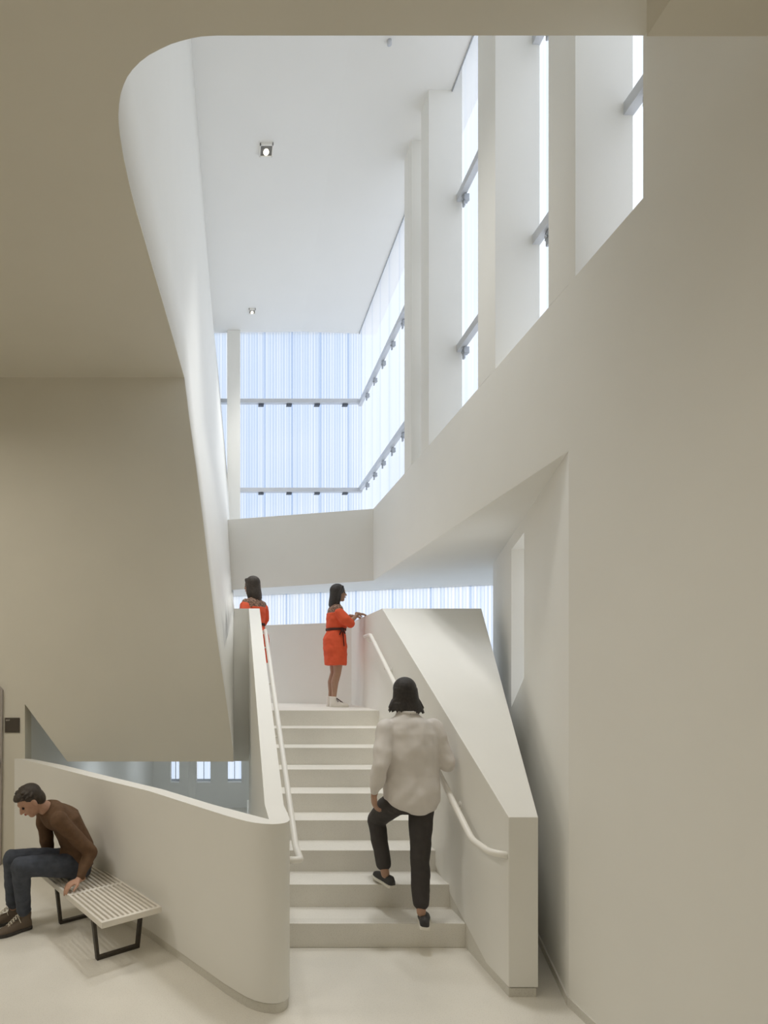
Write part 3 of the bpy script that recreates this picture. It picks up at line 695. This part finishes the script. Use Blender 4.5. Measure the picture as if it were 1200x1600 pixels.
# ---- person walking up the steps, seen from behind
def walker():
    b = V((1.40, 4.22, R_)); t = thing('person', b, 'person with dark hair in a loose pale shirt and dark trousers climbing the steps', 'person')
    HR, HLf = V((1.455, 4.34, 1.06)), V((1.285, 4.36, 1.07))
    KR, KL = V((1.435, 4.30, .62)), V((1.20, 4.66, .83))
    AR, AL = V((1.405, 4.185, .275)), V((1.222, 4.47, .455))
    sh = V((1.385, 4.40, 1.62)); SR, SL = V((1.565, 4.40, 1.60)), V((1.20, 4.38, 1.60))
    ER, EL_ = V((1.652, 4.36, 1.335)), V((1.130, 4.26, 1.33)); WR, WL = V((1.655, 4.56, 1.355)), V((1.098, 4.32, 1.11))
    hc = V((1.368, 4.47, 1.85)); f = V((-.10, 1, -.12)).normalized()
    body = MB(); Q = head(body, hc, f, (0, -.05, 1), 1.05)
    body.cap((1.36, 4.44, 1.76), .056, (1.375, 4.40, 1.62), .060)
    body.loft([((1.38, 4.40, 1.66), X3*.10, Y3*.06), ((1.385, 4.40, 1.60), X3*.19, Y3*.09), ((1.385, 4.39, 1.48), X3*.18, Y3*.11), ((1.375, 4.37, 1.30), X3*.155, Y3*.10), ((1.37, 4.35, 1.15), X3*.155, Y3*.11), ((1.37, 4.35, 1.03), X3*.15, Y3*.11)])
    for hp, kn, an in ((HR, KR, AR), (HLf, KL, AL)):
        body.chain([(hp, .085), (hp.lerp(kn, .5), .066), (kn, .048)]); body.chain([(kn, .046), (kn.lerp(an, .35), .045), (kn.lerp(an, .75), .036), (an, .033)])
    for s_, e_, w_ in ((SR, ER, WR), (SL, EL_, WL)):
        body.chain([(s_, .055), (s_.lerp(e_, .5), .048), (e_, .040)]); body.chain([(e_, .038), (e_.lerp(w_, .4), .038), (w_, .026)])
    hand(body, WR, (0, 1, -.25), (.25, 0, 1), -1, .55, 1.05)
    hand(body, WL, (.02, .12, -1), (-1, -.2, 0), 1, .40, 1.05)
    body.build('body', SKINT, t, remesh=.0055, smooth_it=5)
    lq = V((0, -.05, 1)).cross(f); face_bits(t, Q, 1.05, f, lq, Z3)
    hm = MB(); up = Z3; l = X3
    hm.ell(hc+V((0, -.015, .045)), l*.088, Y3*.103, up*.092, 20, 12)
    hm.loft([(hc+V((0, -.03, .05)), l*.090, Y3*.085), (hc+V((0, -.04, -.02)), l*.098, Y3*.08), (hc+V((.0, -.045, -.08)), l*.112, Y3*.075), (hc+V((.0, -.045, -.115)), l*.112, Y3*.06)])
    for i in range(26):
        a = math.pi*(1.0+i/25.0); p = hc+V((.104*math.cos(a), -.04+.07*math.sin(a), -.07)); o_ = V((math.cos(a)*.5, math.sin(a)*.3, -1)).normalized()
        hm.chain([(p, .013), (p+o_*(.05+random.random()*.03), .006)])
    for sg_ in (-1, 1):
        for i in range(3): p = hc+V((sg_*.092, -.02-.02*i, -.05)); hm.chain([(p, .016), (p+V((sg_*.035, -.01, -.05)), .006)])
    hm.build('hair', HAIR, t, remesh=.005, smooth_it=2)
    # shirt: loose, curved hem, long sleeves
    sm = MB()
    sm.loft([((1.372, 4.41, 1.715), X3*.072, Y3*.066), ((1.38, 4.405, 1.68), X3*.11, Y3*.078), ((1.383, 4.40, 1.645), X3*.195, Y3*.098), ((1.385, 4.39, 1.56), X3*.215, Y3*.128), ((1.385, 4.38, 1.42), X3*.212, Y3*.140), ((1.388, 4.365, 1.26), X3*.212, Y3*.145), ((1.388, 4.355, 1.14), X3*.214, Y3*.158), ((1.388, 4.35, 1.06), X3*.205, Y3*.160), ((1.40, 4.345, 1.00), X3*.165, Y3*.155), ((1.405, 4.34, .975), X3*.10, Y3*.140)], 32)
    sm.chain([(SR, .074), (SR.lerp(ER, .5), .068), (ER, .064)]); sm.chain([(ER, .064), (WR.lerp(ER, .25), .050)])
    sm.chain([(SL, .074), (SL.lerp(EL_, .5), .066), (EL_, .064)]); sm.chain([(EL_, .064), (WL.lerp(EL_, .35), .058), (WL.lerp(EL_, .10), .038)])
    sh_ = sm.build('shirt', SHIRT, t, remesh=.008, smooth_it=4, disp=.03, dscale=.13)
    MB().tube([(1.372+.070*math.cos(a), 4.41+.066*math.sin(a), 1.722+.006*math.sin(a)) for a in [2*math.pi*i/20 for i in range(21)]], .013, 8).build('collar', SHIRT, t)
    pm = MB()
    pm.loft([((1.375, 4.35, 1.12), X3*.165, Y3*.115), ((1.375, 4.35, 1.04), X3*.178, Y3*.13), ((1.375, 4.35, .97), X3*.170, Y3*.125)])
    pm.chain([(HR-V((0, 0, .03)), .098), (HR.lerp(KR, .5), .086), (KR, .071), (KR.lerp(AR, .5), .066), (KR.lerp(AR, .80), .062)])
    pm.chain([(HLf-V((0, 0, .03)), .100), (HLf.lerp(KL, .5), .090), (KL, .072), (KL.lerp(AL, .5), .064), (KL.lerp(AL, .80), .060)])
    pm.build('trousers', PANT, t, remesh=.007, smooth_it=3, disp=.012, dscale=.09)
    shoe(t, (1.402, 4.10, R_+.001), (.30, 1, 0), L=.27, upper=GSHOE, sole=SOLEW)
    shoe(t, (1.262, 4.405, R_*2+.010), (-.28, 1, .04), L=.27, upper=GSHOE, sole=SOLEW)
    return t
walker()

# ---- person sitting on the bench, bent forward
def sitter():
    f = -v; l = Z3.cross(f)                     # faces away from the parapet; l points towards the camera end of the bench
    hip = bp(.985, .19, .47)
    t = thing('person', V((hip.x, hip.y, .357)), 'person in a brown sweater and blue jeans sitting bent forward on the slatted bench', 'person')
    near = -u
    Hn, Hf = hip+near*.085, hip-near*.085
    Kn, Kf = V((-1.575, 4.375, .545)), V((-1.70, 4.54, .555))
    An, Af = V((-1.600, 4.53, .115)), V((-1.735, 4.66, .115))
    w1 = hip+V((0, 0, .12))+v*.03; w2 = hip+V((0, 0, .27))+f*.03; ch = hip+V((0, 0, .375))+f*.105
    shc = hip+V((0, 0, .445))+f*.19; hc = hip+V((0, 0, .545))+f*.355
    Sn, Sf = shc+near*.175-V((0, 0, .04)), shc-near*.175-V((0, 0, .04))
    hf = (f*.75-Z3*.66).normalized(); hup = (f*.66+Z3*.75).normalized()
    body = MB(); Q = head(body, hc, hf, hup, 1.05)
    body.cap(hc-hup*.09-hf*.03, .056, shc, .062)
    body.loft([(hip-V((0, 0, .06)), u*.15, f*.11), (hip+V((0, 0, .05)), u*.155, f*.11), (w1, u*.14, f*.10), (w2, u*.15, f*.105), (ch, u*.175, (f*.9-Z3*.4).normalized()*.115), (shc, u*.17, (f*.7-Z3*.7).normalized()*.075)])
    for hp, kn, an in ((Hn, Kn, An), (Hf, Kf, Af)):
        body.chain([(hp, .085), (hp.lerp(kn, .5), .075), (kn, .056)]); body.chain([(kn, .054), (kn.lerp(an, .35), .053), (an, .034)])
    En = V((-1.085, 4.56, .60)); Wn = V((-1.145, 4.435, .425))
    Ef = Sf+V((.02, .03, -.30)); Wf = hip-near*.20+f*.12+V((0, 0, -.03))
    for s_, e_, w_ in ((Sn, En, Wn), (Sf, Ef, Wf)):
        body.chain([(s_, .052), (e_, .040)]); body.chain([(e_, .038), (e_.lerp(w_, .4), .036), (w_, .026)])
    hand(body, Wn, (f*1.0+near*.12-Z3*.22), Z3, -1, .42, 1.05)
    hand(body, Wf, f-Z3*.2, Z3, 1, .35, 1.05)
    body.build('body', SKIN, t, remesh=.0055, smooth_it=5)
    face_bits(t, Q, 1.05, hf, hup.cross(hf), hup)
    hm = MB(); hl = hup.cross(hf)
    hm.ell(hc-hf*.028+hup*.040, hf*.098, hl*.086, hup*.088, 20, 12)
    hm.ell(hc-hf*.055-hup*.01, hf*.065, hl*.080, hup*.085); hm.ell(hc+hf*.035+hup*.085, hf*.055, hl*.060, hup*.030)
    for i in range(40):
        a = random.uniform(0, 2*math.pi); e = random.uniform(.1, 1.2); dd_ = (hl*math.cos(a)*math.cos(e)+hf*math.sin(a)*math.cos(e)*.8+hup*math.sin(e)).normalized()
        if dd_.dot(hf) > .75: continue
        p = hc-hf*.02+hup*.035+dd_*.085; hm.chain([(p, .012), (p+dd_*.014+hf*.018, .005)])
    hm.build('hair', HAIR2, t, remesh=.005, smooth_it=2)
    sm = MB()
    sm.loft([(hip+V((0, 0, -.015))+v*.012, u*.180, f*.135), (hip+V((0, 0, .05))+v*.012, u*.182, f*.137), (w1, u*.172, f*.128), (w2, u*.178, f*.130), (ch, u*.198, (f*.9-Z3*.4).normalized()*.135), (shc+f*.0, u*.185, (f*.7-Z3*.7).normalized()*.095), (shc+f*.045+Z3*.03, u*.085, (f*.6-Z3*.8).normalized()*.07)], 28)
    sm.chain([(Sn, .068), (Sn.lerp(En, .5), .062), (En, .056)]); sm.chain([(En, .056), (En.lerp(Wn, .45), .050), (En.lerp(Wn, .86), .036)])
    sm.chain([(Sf, .068), (Ef, .054)]); sm.chain([(Ef, .054), (Ef.lerp(Wf, .85), .038)])
    sm.build('sweater', KNIT, t, remesh=.008, smooth_it=4, disp=.022, dscale=.10)
    pm = MB()
    pm.loft([(hip-V((0, 0, .095)), u*.165, f*.125), (hip-V((0, 0, .03)), u*.178, f*.14), (hip+V((0, 0, .05)), u*.165, f*.125)])
    for hp, kn, an in ((Hn, Kn, An), (Hf, Kf, Af)):
        pm.chain([(hp-V((0, 0, .01)), .098), (hp.lerp(kn, .5), .090), (kn, .073)]); pm.chain([(kn, .072), (kn.lerp(an, .4), .066), (kn.lerp(an, .88), .054)])
        pm.ell(kn.lerp(an, .90), X3*.060, Y3*.060, Z3*.018)
    pm.build('jeans', JEAN, t, remesh=.007, smooth_it=3, disp=.014, dscale=.08)
    shoe(t, V((An.x, An.y, .001))-f*.055, f+near*.10, L=.285, upper=TSHOE, sole=SOLED, kind='high', lace=LACE)
    shoe(t, V((Af.x, Af.y, .001))-f*.055, f-near*.05, L=.285, upper=TSHOE, sole=SOLED, kind='high', lace=LACE)
sitter()
